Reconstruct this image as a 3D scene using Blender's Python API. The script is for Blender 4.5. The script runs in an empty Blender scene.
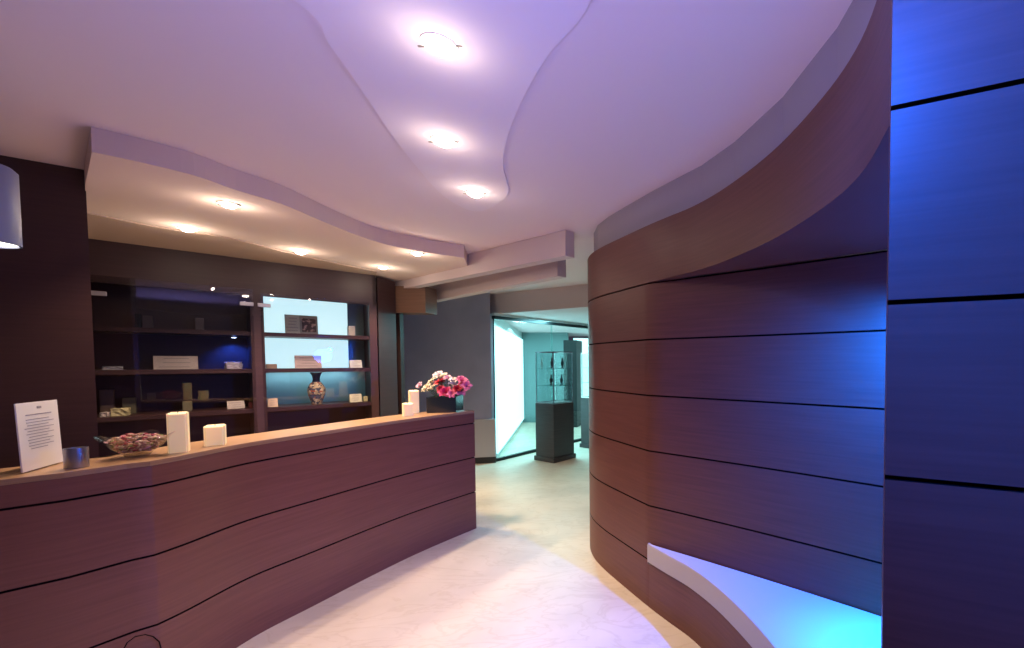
import bpy, bmesh, math, random
from mathutils import Vector, Matrix
random.seed(7)
PI = math.pi
sc = bpy.context.scene
COL = sc.collection

# ------------------------------------------------------------------ camera
F = 420.0; CX = 690.0; CY = 376.7; T = math.atan(0.0349); H = 1.5
CAM = Vector((0, 0, H))
cd = bpy.data.cameras.new('camera'); cam = bpy.data.objects.new('camera', cd); COL.objects.link(cam)
cam.location = CAM; cam.rotation_euler = (PI/2 - T, 0, 0)
cd.sensor_width = 36; cd.lens = F/1024*36
cd.shift_x = (512-CX)/1024; cd.shift_y = (CY-324)/1024
cd.clip_start = 0.02; cd.clip_end = 100
sc.camera = cam

def ray(x, y):
    u = (x-CX)/F; v = (CY-y)/F
    return Vector((u, math.cos(T)+v*math.sin(T), -math.sin(T)+v*math.cos(T)))
def PZ(x, y, z):                      # point of the place seen at (x, y) at height z
    d = ray(x, y); k = (z-H)/d.z
    return CAM + d*k
def PD(x, y, D):
    d = ray(x, y); return CAM + d*(D/d.y)
def PV(x, y, A, n):                   # on a vertical plane through A with plan normal n
    d = ray(x, y); k = ((A.x-CAM.x)*n.x+(A.y-CAM.y)*n.y)/(d.x*n.x+d.y*n.y)
    return CAM + d*k
def V2(p): return Vector((p[0], p[1]))

# ------------------------------------------------------------------ materials
def mat(name, col, rough=0.5, metal=0.0, spec=0.5, emit=None, es=0.0, trans=0.0, ior=1.45, alpha=1.0, coat=0.0):
    m = bpy.data.materials.new(name); m.use_nodes = True
    b = m.node_tree.nodes['Principled BSDF']
    b.inputs['Base Color'].default_value = (*col, 1); b.inputs['Roughness'].default_value = rough
    b.inputs['Metallic'].default_value = metal; b.inputs['Specular IOR Level'].default_value = spec
    b.inputs['IOR'].default_value = ior
    b.inputs['Transmission Weight'].default_value = trans; b.inputs['Alpha'].default_value = alpha
    b.inputs['Coat Weight'].default_value = coat
    if emit: b.inputs['Emission Color'].default_value = (*emit, 1); b.inputs['Emission Strength'].default_value = es
    return m
def N(m, t, **kw):
    n = m.node_tree.nodes.new(t)
    for k, v in kw.items(): setattr(n, k, v)
    return n
def noise_mix(m, c1, c2, scale=(1, 1, 1), s=5, detail=6, lo=.35, hi=.65, bump=0.0, rough=None):
    nt = m.node_tree; L = nt.links.new; b = nt.nodes['Principled BSDF']
    tc = N(m, 'ShaderNodeTexCoord'); mp = N(m, 'ShaderNodeMapping'); mp.inputs['Scale'].default_value = scale
    no = N(m, 'ShaderNodeTexNoise'); no.inputs['Scale'].default_value = s; no.inputs['Detail'].default_value = detail
    cr = N(m, 'ShaderNodeValToRGB'); cr.color_ramp.elements[0].position = lo; cr.color_ramp.elements[1].position = hi
    cr.color_ramp.elements[0].color = (*c1, 1); cr.color_ramp.elements[1].color = (*c2, 1)
    L(tc.outputs['Object'], mp.inputs['Vector']); L(mp.outputs['Vector'], no.inputs['Vector'])
    L(no.outputs['Fac'], cr.inputs['Fac']); L(cr.outputs['Color'], b.inputs['Base Color'])
    if bump:
        bp = N(m, 'ShaderNodeBump'); bp.inputs['Strength'].default_value = bump; bp.inputs['Distance'].default_value = .01
        L(no.outputs['Fac'], bp.inputs['Height']); L(bp.outputs['Normal'], b.inputs['Normal'])
    return cr
def wood(name, c1, c2, rough=.36, spec=.5, coat=0.0):
    m = mat(name, c1, rough, spec=spec, coat=coat); noise_mix(m, c1, c2, (2, 2, 60), 1.6, 6, .2, .8, .03); return m
WOOD = wood('dark_stained_wood', (.115, .043, .034), (.165, .062, .048), .42, .32)
WOODC = wood('cabinet_wood', (.042, .020, .021), (.062, .029, .029), .42)
WOODB = wood('counter_wood', (.160, .060, .043), (.225, .086, .062), .36)
WOODT = wood('counter_wood_lit', (.30, .17, .09), (.44, .27, .15), .30)  # counter veneer again, downlight sheen put into a lighter colour
GAP = mat('groove_black', (.012, .006, .006), .9, spec=.1)
PLAS = mat('ceiling_plaster', (.82, .71, .73), .9, spec=.2)
PLASC = mat('ceiling_panel_plaster', (.84, .745, .79), .9, spec=.2)
PLASB = mat('soffit_plaster', (.76, .62, .57), .85, spec=.2)
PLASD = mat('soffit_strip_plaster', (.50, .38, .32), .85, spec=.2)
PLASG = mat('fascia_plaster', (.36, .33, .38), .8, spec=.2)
BEAM = mat('beam_plaster', (.66, .56, .58), .85, spec=.2)
GREYW = mat('grey_wall_paint', (.36, .38, .52), .85, spec=.2)
noise_mix(GREYW, (.34, .36, .49), (.39, .41, .55), (1, 1, 1), 3)
WAIN = mat('wainscot_paint', (.42, .40, .43), .7, spec=.3)
BASEB = mat('baseboard_black', (.02, .02, .025), .5)
BENCH = mat('bench_plaster', (.46, .42, .43), .55, spec=.3)
TEAL = mat('teal_wall', (.15, .26, .27), .7); DTEAL = mat('dark_teal_column', (.004, .012, .014), .7)
WHITE = mat('white_wall', (.7, .8, .8), .8)
GLOW = mat('cyan_panel_and_wall_glow', (.8, .95, .95), .6, emit=(.50, .95, 1.0), es=1.5)
GLOW2 = mat('backlit_shelf_panel', (.8, .9, .9), .6, emit=(.62, .93, 1.0), es=1.0)
FROST = mat('frosted_teal_back', (.22, .36, .40), .5)
BLACKM = mat('black_metal_frame', (.015, .02, .022), .4, metal=.6)
CHROME = mat('chrome', (.75, .75, .75), .2, metal=1)
ALU = mat('brushed_aluminium', (.42, .42, .46), .35, metal=.9)
def glassmat(name, tint=(1, 1, 1), refl=.10, rough=0.0):
    m = bpy.data.materials.new(name); m.use_nodes = True; nt = m.node_tree; nt.nodes.clear(); L = nt.links.new
    o = nt.nodes.new('ShaderNodeOutputMaterial'); mx = nt.nodes.new('ShaderNodeMixShader')
    tr = nt.nodes.new('ShaderNodeBsdfTransparent'); tr.inputs['Color'].default_value = (*tint, 1)
    gl = nt.nodes.new('ShaderNodeBsdfGlossy'); gl.inputs['Roughness'].default_value = rough
    lw = nt.nodes.new('ShaderNodeLayerWeight'); lw.inputs['Blend'].default_value = .5
    pw = nt.nodes.new('ShaderNodeMath'); pw.operation = 'POWER'; pw.inputs[1].default_value = 4.0
    ma = nt.nodes.new('ShaderNodeMath'); ma.operation = 'MULTIPLY_ADD'; ma.inputs[1].default_value = .5; ma.inputs[2].default_value = refl*.4
    L(lw.outputs['Facing'], pw.inputs[0]); L(pw.outputs[0], ma.inputs[0]); L(ma.outputs[0], mx.inputs['Fac']); L(tr.outputs[0], mx.inputs[1]); L(gl.outputs[0], mx.inputs[2])
    L(mx.outputs[0], o.inputs['Surface']); return m
GLASS = glassmat('clear_glass', (.93, .98, .97)); GLASSE = glassmat('glass_edge', (.72, .92, .90), .2)
GLASSD = glassmat('cabinet_glass', (.9, .9, .9), .1)
LAMP = mat('lit_lamp', (1, 1, 1), emit=(1, .86, .66), es=60)
WAX = mat('glowing_cream_wax', (.84, .72, .46), .5, emit=(1, .70, .32), es=.22)  # faint emission in the wax stands in for a burning candle's glow
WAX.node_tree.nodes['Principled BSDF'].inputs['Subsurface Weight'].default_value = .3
PAPER = mat('white_paper', (.78, .74, .70), .7); INK = mat('grey_ink', (.32, .29, .32), .8)
def flat(n, c, r=.6, **k): return mat(n, c, r, **k)

# floor
FLOOR = mat('polished_stone_floor', (.6, .52, .42), .42, spec=.4)
cr = noise_mix(FLOOR, (.56, .49, .40), (.66, .58, .48), (1, 1, 1), 1.7, 9, .38, .62, 0.0)
nt = FLOOR.node_tree; L = nt.links.new; b = nt.nodes['Principled BSDF']
tc = N(FLOOR, 'ShaderNodeTexCoord'); mp = N(FLOOR, 'ShaderNodeMapping'); mp.inputs['Scale'].default_value = (1.0, 2.6, 1); mp.inputs['Rotation'].default_value = (0, 0, .6)
n2 = N(FLOOR, 'ShaderNodeTexNoise'); n2.inputs['Scale'].default_value = 2.3; n2.inputs['Detail'].default_value = 12; n2.inputs['Distortion'].default_value = 1.6
r2 = N(FLOOR, 'ShaderNodeValToRGB'); e = r2.color_ramp.elements; e[0].position = .46; e[0].color = (1, 1, 1, 1); e[1].position = .54; e[1].color = (1, 1, 1, 1)
ee = r2.color_ramp.elements.new(.5); ee.color = (.92, .90, .87, 1)
mx = N(FLOOR, 'ShaderNodeMixRGB', blend_type='MULTIPLY'); mx.inputs['Fac'].default_value = 1
L(tc.outputs['Object'], mp.inputs['Vector']); L(mp.outputs['Vector'], n2.inputs['Vector']); L(n2.outputs['Fac'], r2.inputs['Fac'])
L(cr.outputs['Color'], mx.inputs[1]); L(r2.outputs['Color'], mx.inputs[2]); L(mx.outputs['Color'], b.inputs['Base Color'])

# ------------------------------------------------------------------ mesh helpers
def obj(name, bm, m, parent=None, smooth=False, loc=None):
    me = bpy.data.meshes.new(name)
    bmesh.ops.recalc_face_normals(bm, faces=bm.faces[:])
    if loc is not None:
        for v in bm.verts: v.co -= Vector(loc)
    bm.to_mesh(me); bm.free()
    ms = m if isinstance(m, (list, tuple)) else [m]
    for q in ms: me.materials.append(q)
    o = bpy.data.objects.new(name, me); COL.objects.link(o)
    if smooth:
        for p in me.polygons: p.use_smooth = True
        try: me.set_sharp_from_angle(angle=math.radians(40))
        except Exception: pass
    if loc is not None: o.location = loc
    if parent:
        o.parent = parent
        if loc is None: o.matrix_parent_inverse = Matrix.Translation(-parent.location) @ Matrix.Identity(4) if parent.rotation_euler.z == 0 else parent.matrix_basis.inverted()
        else: o.matrix_parent_inverse = parent.matrix_basis.inverted()
    return o
def tag(o, label, cat, group=None, kind=None):
    o['label'] = label; o['category'] = cat
    if group: o['group'] = group
    if kind: o['kind'] = kind
    return o
def empty(name, loc, rz, label, cat, group=None, kind=None):
    o = bpy.data.objects.new(name, None); COL.objects.link(o); o.location = loc; o.rotation_euler = (0, 0, rz)
    o.empty_display_size = .1
    return tag(o, label, cat, group, kind)
def struct(name, bm, m, label, smooth=False, cat=None, parent=None):
    o = obj(name, bm, m, parent, smooth)
    if not parent:
        o['kind'] = 'structure'; o['label'] = label; o['category'] = cat or name.split('_')[0]
    return o
def prism(bm, pts, z0, z1, mi=0):
    lo = [bm.verts.new((p[0], p[1], z0)) for p in pts]; hi = [bm.verts.new((p[0], p[1], z1)) for p in pts]
    n = len(pts); fs = [bm.faces.new(lo[::-1]), bm.faces.new(hi)]
    for i in range(n): fs.append(bm.faces.new((lo[i], lo[(i+1) % n], hi[(i+1) % n], hi[i])))
    for f in fs: f.material_index = mi
    return fs
def box(bm, c, s, rz=0, rx=0, ry=0, bev=0.0, mi=0):
    t = bmesh.new(); bmesh.ops.create_cube(t, size=1)
    bmesh.ops.scale(t, vec=s, verts=t.verts)
    if bev: bmesh.ops.bevel(t, geom=t.edges[:], offset=bev, segments=2, affect='EDGES', profile=.6)
    M = Matrix.Translation(c) @ Matrix.Rotation(rz, 4, 'Z') @ Matrix.Rotation(ry, 4, 'Y') @ Matrix.Rotation(rx, 4, 'X')
    merge(bm, t, M, mi)
def merge(bm, t, M, mi=0):
    vm = {}
    for v in t.verts: vm[v] = bm.verts.new(M @ v.co)
    for f in t.faces:
        try: g = bm.faces.new([vm[v] for v in f.verts]); g.material_index = mi if mi else f.material_index
        except ValueError: pass
    t.free()
def lathe(bm, prof, c=(0, 0, 0), seg=28, mi=0, cap=True, f=None):
    rings = []
    for r, z in prof:
        ring = []
        for i in range(seg):
            a = 2*PI*i/seg
            rr, zz = (r, z) if f is None else f(a, r, z)
            ring.append(bm.verts.new((c[0]+rr*math.cos(a), c[1]+rr*math.sin(a), c[2]+zz)))
        rings.append(ring)
    for A, B in zip(rings, rings[1:]):
        for i in range(seg):
            g = bm.faces.new((A[i], A[(i+1) % seg], B[(i+1) % seg], B[i])); g.material_index = mi
    if cap:
        for R in (rings[0], rings[-1]):
            g = bm.faces.new(R); g.material_index = mi
def tube(bm, pts, r, seg=8, mi=0):
    rings = []
    for i, p in enumerate(pts):
        p = Vector(p); d = (Vector(pts[min(i+1, len(pts)-1)])-Vector(pts[max(i-1, 0)])).normalized()
        u = d.orthogonal().normalized(); w = d.cross(u)
        if rings and i:
            pu = lastu - d*lastu.dot(d); u = pu.normalized(); w = d.cross(u)
        lastu = u
        rings.append([bm.verts.new(p+(u*math.cos(2*PI*k/seg)+w*math.sin(2*PI*k/seg))*r) for k in range(seg)])
    for A, B in zip(rings, rings[1:]):
        for k in range(seg): bm.faces.new((A[k], A[(k+1) % seg], B[(k+1) % seg], B[k])).material_index = mi
    for R in (rings[0], rings[-1]): bm.faces.new(R).material_index = mi
def smooth_path(pts, n=6):
    pts = [Vector((p[0], p[1])) for p in pts]; out = []
    for i in range(len(pts)-1):
        p0 = pts[max(i-1, 0)]; p1 = pts[i]; p2 = pts[i+1]; p3 = pts[min(i+2, len(pts)-1)]
        for k in range(n):
            t = k/n
            out.append(.5*((2*p1)+(p2-p0)*t+(2*p0-5*p1+4*p2-p3)*t*t+(3*p1-p0-3*p2+p3)*t**3))
    out.append(pts[-1]); return out
def normals(path, side):
    ns = []
    for i in range(len(path)):
        d = (path[min(i+1, len(path)-1)]-path[max(i-1, 0)]).normalized()
        ns.append(Vector((-d.y, d.x))*side)
    return ns
def offset(path, side, d):
    return [p+n*d for p, n in zip(path, normals(path, side))]
def clad(path, side, z0, z1, grooves, thick, gw=.009, gd=.014):
    """a wall of stacked panels along a plan path; side = which side faces the room; grooves are real slots"""
    prof = [(0, z0)]; mats = []
    for g in grooves:
        if z0+.02 < g < z1-.02:
            prof += [(0, g-gw/2), (-gd, g-gw/2), (-gd, g+gw/2), (0, g+gw/2)]; mats += [0, 1, 1, 1]
    prof += [(0, z1)]; mats += [0]
    prof += [(-thick, z1), (-thick, z0)]; mats += [0, 0, 0]
    ns = normals(path, side); bm = bmesh.new(); rows = []
    for p, n in zip(path, ns):
        rows.append([bm.verts.new((p.x+n.x*o, p.y+n.y*o, z)) for o, z in prof])
    k = len(prof)
    for A, B in zip(rows, rows[1:]):
        for j in range(k):
            f = bm.faces.new((A[j], A[(j+1) % k], B[(j+1) % k], B[j])); f.material_index = mats[j] if j < len(mats) else 0
    bm.faces.new(rows[0]); bm.faces.new(rows[-1][::-1])
    return bm
CEIL = 2.53; S = .335
GR = [H-.6*S+k*S for k in range(-3, 5)]       # groove heights, .294 ... 2.64

# ------------------------------------------------------------------ floor, ceiling
bm = bmesh.new(); prism(bm, [(-6, -2.2), (2.6, -2.2), (2.6, 12), (-6, 12)], -.1, 0)
struct('floor', bm, FLOOR, 'polished beige stone floor with faint veins')
cb0 = PZ(493, 314, 2.23); cb1 = PZ(586, 307, 2.23); cdx = (cb1-cb0); cdx.z = 0; cdx.normalize()
cL = cb0 - cdx*1.5; cR = cb1 + cdx*3.2
bm = bmesh.new(); prism(bm, [(-6, -2.2), (2.6, -2.2), (2.6, 3.0), (cR.x+.1, cR.y+.06), (cL.x, cL.y+.06), (-6, cL.y+.06)], CEIL, CEIL+.12)
struct('ceiling', bm, PLAS, 'smooth lilac lit plaster ceiling')
bm = bmesh.new(); nrm = Vector((-cdx.y, cdx.x, 0))
far = [(cR.x+3, 12), (-6, 12)]
prism(bm, [(cL.x, cL.y), (cR.x, cR.y), (cR.x, 12), (-6, 12), (-6, cL.y)], 2.23, CEIL-.001)
struct('ceiling_corridor', bm, BEAM, 'lower plaster ceiling over the corridor and glass front', cat='ceiling')
# dropped centre panel of the ceiling, outline curved
cp = [(290, 0), (330, 48), (367, 100), (405, 155), (445, 200), (478, 214), (507, 197), (503, 165), (513, 122), (545, 62), (592, 0)]
pp = [PZ(x, y, CEIL-.02) for x, y in cp]
a = pp[0]; bq = pp[-1]
path = smooth_path([(a.x-.25, a.y-1.3), (a.x-.22, a.y-.5)] + [(p.x, p.y) for p in pp] + [(bq.x+.12, bq.y-.4), (bq.x+.2, bq.y-1.2)], 6)
bm = bmesh.new(); prism(bm, path, CEIL-.012, CEIL)
for v in bm.verts:                                        # the panel runs out flush towards its far left
    if v.co.z < CEIL-.01:
        tip = PZ(455, 205, CEIL); k = max(0, 1-(Vector((v.co.x, v.co.y))-V2(tip)).length/1.15)
        xa = PZ(440, 200, CEIL).x; xb = PZ(505, 190, CEIL).x; t = max(0, min(1, (v.co.x-xa)/(xb-xa))); t = t*t*(3-2*t)
        v.co.z = CEIL-.012*(1-(.92*k**.6)*(1-t)-.35*k*t)
struct('trim_1', bm, PLASC, 'shallow curved plaster panel under the ceiling around three downlights', cat='ceiling panel')

# ------------------------------------------------------------------ curved right wall
C = [(.385, .79), (.40, .864), (.43, 1.085), (.405, 1.32), (.315, 1.65), (.165, 1.98), (.02, 2.21), (-.12, 2.37), (-.25, 2.52),
     (-.45, 2.77), (-.62, 2.99), (-.74, 3.18), (-.82, 3.39), (-.845, 3.62), (-.82, 3.85), (-.72, 4.1), (-.5, 4.4), (-.1, 4.7), (.6, 4.95)]
NP = 6; CP = smooth_path(C, NP); iS = 8*NP                    # index of the seam
SEAM = CP[iS]
niche_end = V2((1.32, 1.43)); niche = [niche_end + (SEAM-niche_end)*t for t in [i/14 for i in range(14)]]
niche = [p + (Vector((-.41, -.91))*(-.018*math.sin(PI*i/14))) for i, p in enumerate(niche)]
wall_path = niche + CP[iS:]
wallr = struct('wall_right', clad(wall_path, 1, 0, 1.963, GR[:-1], .08), [WOOD, GAP], 'dark curved wooden panelled wall with horizontal grooves', True)
obj('panel_gap', clad(offset(wall_path, 1, -.014), 1, 1.963, 1.9745, [], .04), GAP, wallr)
# bulkhead above the niche
bp_ = CP[:iS+1]
struct('trim_2', clad(CP, 1, 1.973, 2.31, [], .08), [WOOD, GAP], 'curved dark wooden bulkhead band above the lit niche', True, 'bulkhead')
bm = bmesh.new(); ins = offset(CP[:iS+1], 1, -.04)
prism(bm, [(p.x, p.y) for p in ins] + [(p.x+.0, p.y) for p in niche[::-1]] + [(1.3, .75)], 1.975, 2.02)
struct('trim_3', bm, WOOD, 'dark wooden underside of the bulkhead over the niche', cat='bulkhead')
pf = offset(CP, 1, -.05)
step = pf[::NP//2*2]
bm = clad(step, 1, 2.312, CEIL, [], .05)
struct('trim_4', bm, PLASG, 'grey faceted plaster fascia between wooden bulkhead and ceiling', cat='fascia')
# pier at the right edge
P0 = V2((.356, .76)); P1 = V2((.543, .683)); pd = (P1-P0).normalized(); P2 = P0+pd*1.4
struct('wall_front', clad([P2, P1, P0], 1, 0, CEIL, [.294, .629, .964, 1.290, 1.607, 1.949, 2.29], .05), [WOOD, GAP], 'flat dark wooden panelled pier at the right edge lit blue', cat='wall')
# niche right end wall
bm = bmesh.new(); prism(bm, [(1.32, 1.45), (1.36, 1.49), (1.66, .32), (1.60, .30)], 0, CEIL)
struct('wall_niche', bm, WOOD, 'dark wooden end wall of the niche behind the pier')

# bench
BZ = .40; bt = .125
bn = empty('bench', (0.3, 1.9, 0), 0, 'curved pale plaster bench in the blue lit niche', 'bench')
bm = bmesh.new(); fr = CP[:iS+1]; n = len(fr)
prof = [(-.02, BZ-bt), (.0, BZ-bt+.012), (.0, BZ-.012), (-.004, BZ-.003), (-.014, BZ)]
nsr = normals(fr, 1); rows = []
back = [niche_end + (SEAM-niche_end)*(i/(n-1)) - Vector((-.41, -.91))*.02*math.sin(PI*i/(n-1)) for i in range(n)]
for p, q in zip(fr, nsr): rows.append([bm.verts.new((p.x+q.x*(o+.012), p.y+q.y*(o+.012), z)) for o, z in prof])
bk = [(bm.verts.new((p.x, p.y, BZ)), bm.verts.new((p.x, p.y, BZ-bt))) for p in [back[i] + Vector((-.005, -.01)) for i in range(n)]]
for i in range(n-1):
    for j in range(len(prof)-1): bm.faces.new((rows[i][j], rows[i][j+1], rows[i+1][j+1], rows[i+1][j]))
    bm.faces.new((rows[i][-1], bk[i][0], bk[i+1][0], rows[i+1][-1])); bm.faces.new((rows[i][0], rows[i+1][0], bk[i+1][1], bk[i][1]))
bm.faces.new([v for v in rows[-1]] + [bk[-1][0], bk[-1][1]])
seat = obj('seat', bm, BENCH, bn, True)
base = obj('base', clad(CP[:iS+1], 1, 0, BZ-bt, [], .03), [WOOD, GAP], bn, True); base['label'] = 'dark wooden curved bench base'

# ------------------------------------------------------------------ counter
tp = [(0, 480), (63.5, 472.7), (127, 463.8), (150, 461.2), (182, 455.4), (246.7, 442.9), (311, 433.2), (375.6, 423.5), (424, 416.8), (474.3, 410.6)]
CT = 1.066
q = [PZ(x, y, CT) for x, y in tp]; q = [V2(p) for p in q]
d0 = (q[0]-q[2]).normalized()
left = [q[0]+d0*.9, q[0]+d0*.45]
cpath = left + q[:3] + smooth_path(q[3:], 5)
counter = empty('reception_counter', (-2.3, 2.5, 0), 0, 'long curved dark wood reception counter with grooved front', 'reception counter')
side = 1
mid = cpath[len(cpath)//2]; nn = normals(cpath, 1)[len(cpath)//2]
if (V2((0, 1)) - mid).dot(nn) < 0: side = -1
fb = clad(cpath, side, 0, CT-.022, [.335, .648, .955], .05)
obj('front_panel', fb, [WOODB, GAP], counter, True)
bk_ = offset(cpath, side, -.32)
bm = bmesh.new(); prism(bm, [(p.x, p.y) for p in offset(cpath, side, .001)] + [(p.x, p.y) for p in bk_[::-1]], CT-.021, CT)
top = obj('countertop', bm, WOODT, counter); top['label'] = 'raised wooden countertop, counter veneer lightened to show the downlight sheen'
bb = offset(cpath, side, -.28)
bm = bmesh.new()
e0 = offset(cpath, side, -.051)
prism(bm, [(p.x, p.y) for p in e0] + [(p.x, p.y) for p in bb[::-1]], 0, CT-.022)
obj('body', bm, WOODB, counter)
# thin dark arc low on the counter front, built as a tube
cn = Vector(((q[2]-q[1]).y, -(q[2]-q[1]).x)).normalized(); cn = cn if cn.x > 0 else -cn
cps = [PV(x, y, Vector((q[2].x, q[2].y, 0)), cn) + Vector((cn.x, cn.y, 0))*.03 for x, y in [(118, 652), (124, 641), (132, 635), (142, 633), (150, 635), (156, 640), (158, 648), (157, 660)]]
bm = bmesh.new(); tube(bm, [tuple(p) for p in cps], .0022, 6)
tag(obj('arc', bm, GAP, smooth=True), 'thin dark cable low on the reception counter front', 'arc')
# lower desk behind
dk0 = offset(cpath, side, -.33); dk1 = offset(cpath, side, -.75)
bm = bmesh.new(); prism(bm, [(p.x, p.y) for p in dk0[9:]] + [(p.x, p.y) for p in dk1[9:][::-1]], .70, .74)
obj('desk_shelf', bm, WOODC, counter)

# ------------------------------------------------------------------ left pillar
a = PZ(0, 155, CEIL); c = PZ(85, 170, CEIL); d = V2(c-a).normalized()
pa = V2(a)-d*1.2; pc = V2(c)
bm = bmesh.new(); prism(bm, [pa, pc, pc+Vector((-.12, .07)), pa+Vector((-.1, .16))], 0, CEIL)
struct('wall_left', bm, WOODC, 'dark brown wooden pillar wall at the left edge', cat='wall')

# ------------------------------------------------------------------ soffit above the counter
SOF = 2.42
fe = [(92, 152), (139, 162), (194, 175.5), (236, 190), (283, 204.5), (324, 222), (359, 236), (388.5, 245), (424, 252), (453, 256.3), (464, 257.6)]
fp = [V2(PZ(x, y, SOF)) for x, y in fe]
A = PZ(85, 237, SOF); B = PZ(377, 275, SOF); A2 = V2(A); B2 = V2(B); df = (B2-A2).normalized(); nf = Vector((df.y, -df.x))   # nf towards room
b1 = V2(PZ(565.5, 255.5, 2.33)); b0 = V2(PZ(378, 293.5, 2.33)); bd = (b1-b0).normalized()
fps = smooth_path(fp, 4)
Lp = V2(PZ(85.5, 184, SOF))
bn_ = Vector((-bd.y, bd.x)); bn_ = bn_ if bn_.y > 0 else -bn_
def beam_at(px):
    r_ = ray(px, 280); k_ = (b0.x*bn_.x+b0.y*bn_.y)/(r_.x*bn_.x+r_.y*bn_.y); return V2(r_*k_)
bx_ = beam_at(463)+bn_*.06
poly = [fps[0]] + fps[1:] + [bx_, b0+bn_*.06, A2-df*.8-nf*.5, A2-df*.01, Lp]
bm = bmesh.new(); prism(bm, poly, SOF, CEIL-.001)
struct('trim_5', bm, PLASB, 'dropped plaster soffit with a wavy edge above the counter', cat='soffit')
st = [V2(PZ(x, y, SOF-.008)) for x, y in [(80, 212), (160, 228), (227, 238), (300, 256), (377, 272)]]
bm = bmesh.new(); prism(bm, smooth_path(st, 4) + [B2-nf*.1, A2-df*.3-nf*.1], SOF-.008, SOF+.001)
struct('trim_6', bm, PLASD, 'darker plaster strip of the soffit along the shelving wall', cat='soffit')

# ------------------------------------------------------------------ beams
def beam(name, pts, z0, z1, label, m=BEAM):
    bm = bmesh.new(); prism(bm, pts, z0, z1); return struct(name, bm, m, label, cat='beam')
bn_ = Vector((-bd.y, bd.x)); bn_ = bn_ if bn_.y > 0 else -bn_
beam('trim_7', [b0-bd*.6, b1-bd*.10, b1, b1+bn_*.09+bd*.0, b0-bd*.6+bn_*.09], 2.33, CEIL-.002, 'upper lilac plaster beam ending in a square block')
g0 = V2(PZ(449, 297.6, 2.25)); g1 = V2(PZ(557.5, 276, 2.25)); gd = (g1-g0).normalized(); gn = Vector((-gd.y, gd.x)); gn = gn if gn.y > 0 else -gn
beam('trim_8', [g0-gd*1.2, g1-gd*.05, g1, g1+gn*.09, g0-gd*1.2+gn*.09], 2.25, CEIL-.002, 'lower plaster beam behind the first beam')

# ------------------------------------------------------------------ shelving cabinet
def fs(px, py=350):                                     # distance along the cabinet front of a pixel column
    p = PV(px, py, A, nf); return (V2(p)-A2).dot(df)
def fz(px, py, dep=0.0):
    A_ = Vector((A2.x-nf.x*dep, A2.y-nf.y*dep, 0)); p = PV(px, py, A_, nf); return p.z
def fsd(px, py, dep):
    A_ = V2(A2)-nf*dep; p = PV(px, py, Vector((A_.x, A_.y, 0)), nf); return (V2(p)-A2).dot(df), p.z
def W(s, dep, z): p = A2+df*s-nf*dep; return Vector((p.x, p.y, z))
ang = math.atan2(df.y, df.x)
def fbox(bm, s0, s1, dd0, dd1, z0, z1, mi=0, bev=0):
    c = W((s0+s1)/2, (dd0+dd1)/2, (z0+z1)/2); box(bm, c, (abs(s1-s0), abs(dd1-dd0), abs(z1-z0)), rz=ang, mi=mi, bev=bev)
def fprism(bm, pts, s0, s1, mi=0): pass
print('cab', A2, B2, 'len', (B2-A2).length, 'shelves', fz(97, 329), fz(250, 331), fz(264, 333), fz(368, 337), '|', fz(97, 373.5), fz(250, 372), fz(266, 371), fz(370, 369), '|', fz(99, 423), fz(254, 412), fz(267, 411.5), fz(370, 402), 'top', fz(263, 296), fz(355, 304))
cab = empty('shelving_cabinet', tuple(W(1.3, .2, 0)), 0, 'built-in dark wood shelving wall with glass front and backlit section', 'cabinet')
sm0, sm1, sR0, sR1 = fs(251.5), fs(265), fs(370), fs(377.5)
zs = [(fz(97, 329)+fz(368, 337))/2, (fz(97, 373.5)+fz(370, 369))/2, (fz(99, 423)+fz(370, 402))/2]
DEP = .40; sL0 = fs(93)
ztop = fz(263, 296)
Lft = -.9
bm = bmesh.new(); fbox(bm, Lft, sR1, 0, .03, ztop, SOF-.002); obj('header_panel', bm, WOODC, cab)
bm = bmesh.new(); fbox(bm, Lft, sL0, 0, .03, 0, ztop); obj('stile', bm, WOODC, cab)
bm = bmesh.new(); fbox(bm, sm0, sm1, -.004, DEP, 0, ztop); o = obj('divider', bm, WOODC, cab)
bm = bmesh.new(); fbox(bm, sR0, sR1, -.004, .05, 0, ztop); obj('stile', bm, WOODC, cab)
bm = bmesh.new(); fbox(bm, sR1-.03, sR1, 0.0, DEP, 0, SOF-.002); obj('side_panel', bm, WOODC, cab)
bm = bmesh.new(); fbox(bm, Lft, sR1, DEP, DEP+.03, 0, SOF-.002); obj('back_panel', bm, WOODC, cab)
DK = mat('dark_interior', (.03, .022, .03), .6)
for z in zs:
    for (u, v) in ((Lft, sm0), (sm1, sR0+.02)):
        bm = bmesh.new(); fbox(bm, u, v, .02, DEP, z-.018, z+.018); obj('shelf', bm, WOODC, cab)
# backlit panels of the right section (three rows)
r0, r1 = sm1, sR1-.03
gl0 = r0; gl1 = fsd(348, 340, DEP-.012)[0]
for k, (zz0, zz1) in enumerate([(zs[0]+.018, ztop+.05), (zs[1]+.018, zs[0]-.018)]):
    bm = bmesh.new(); fbox(bm, gl0, gl1, DEP-.012, DEP-.002, zz0, zz1); o = obj('light_panel', bm, GLOW2, cab); o['label'] = 'glowing white-cyan backlit panel'
bm = bmesh.new(); fbox(bm, gl0, gl1, DEP-.012, DEP-.002, zs[2]+.018, zs[1]-.018); o = obj('frosted_panel', bm, FROST, cab); o['label'] = 'dim teal frosted back panel'
bm = bmesh.new(); fbox(bm, gl1, r1, DEP-.012, DEP-.002, zs[2]+.018, ztop+.05); o = obj('frosted_panel', bm, FROST, cab)
bm = bmesh.new(); fbox(bm, r0, gl1+.1, .06, .08, zs[1]-.030, zs[1]-.018); bm.free()
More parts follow.
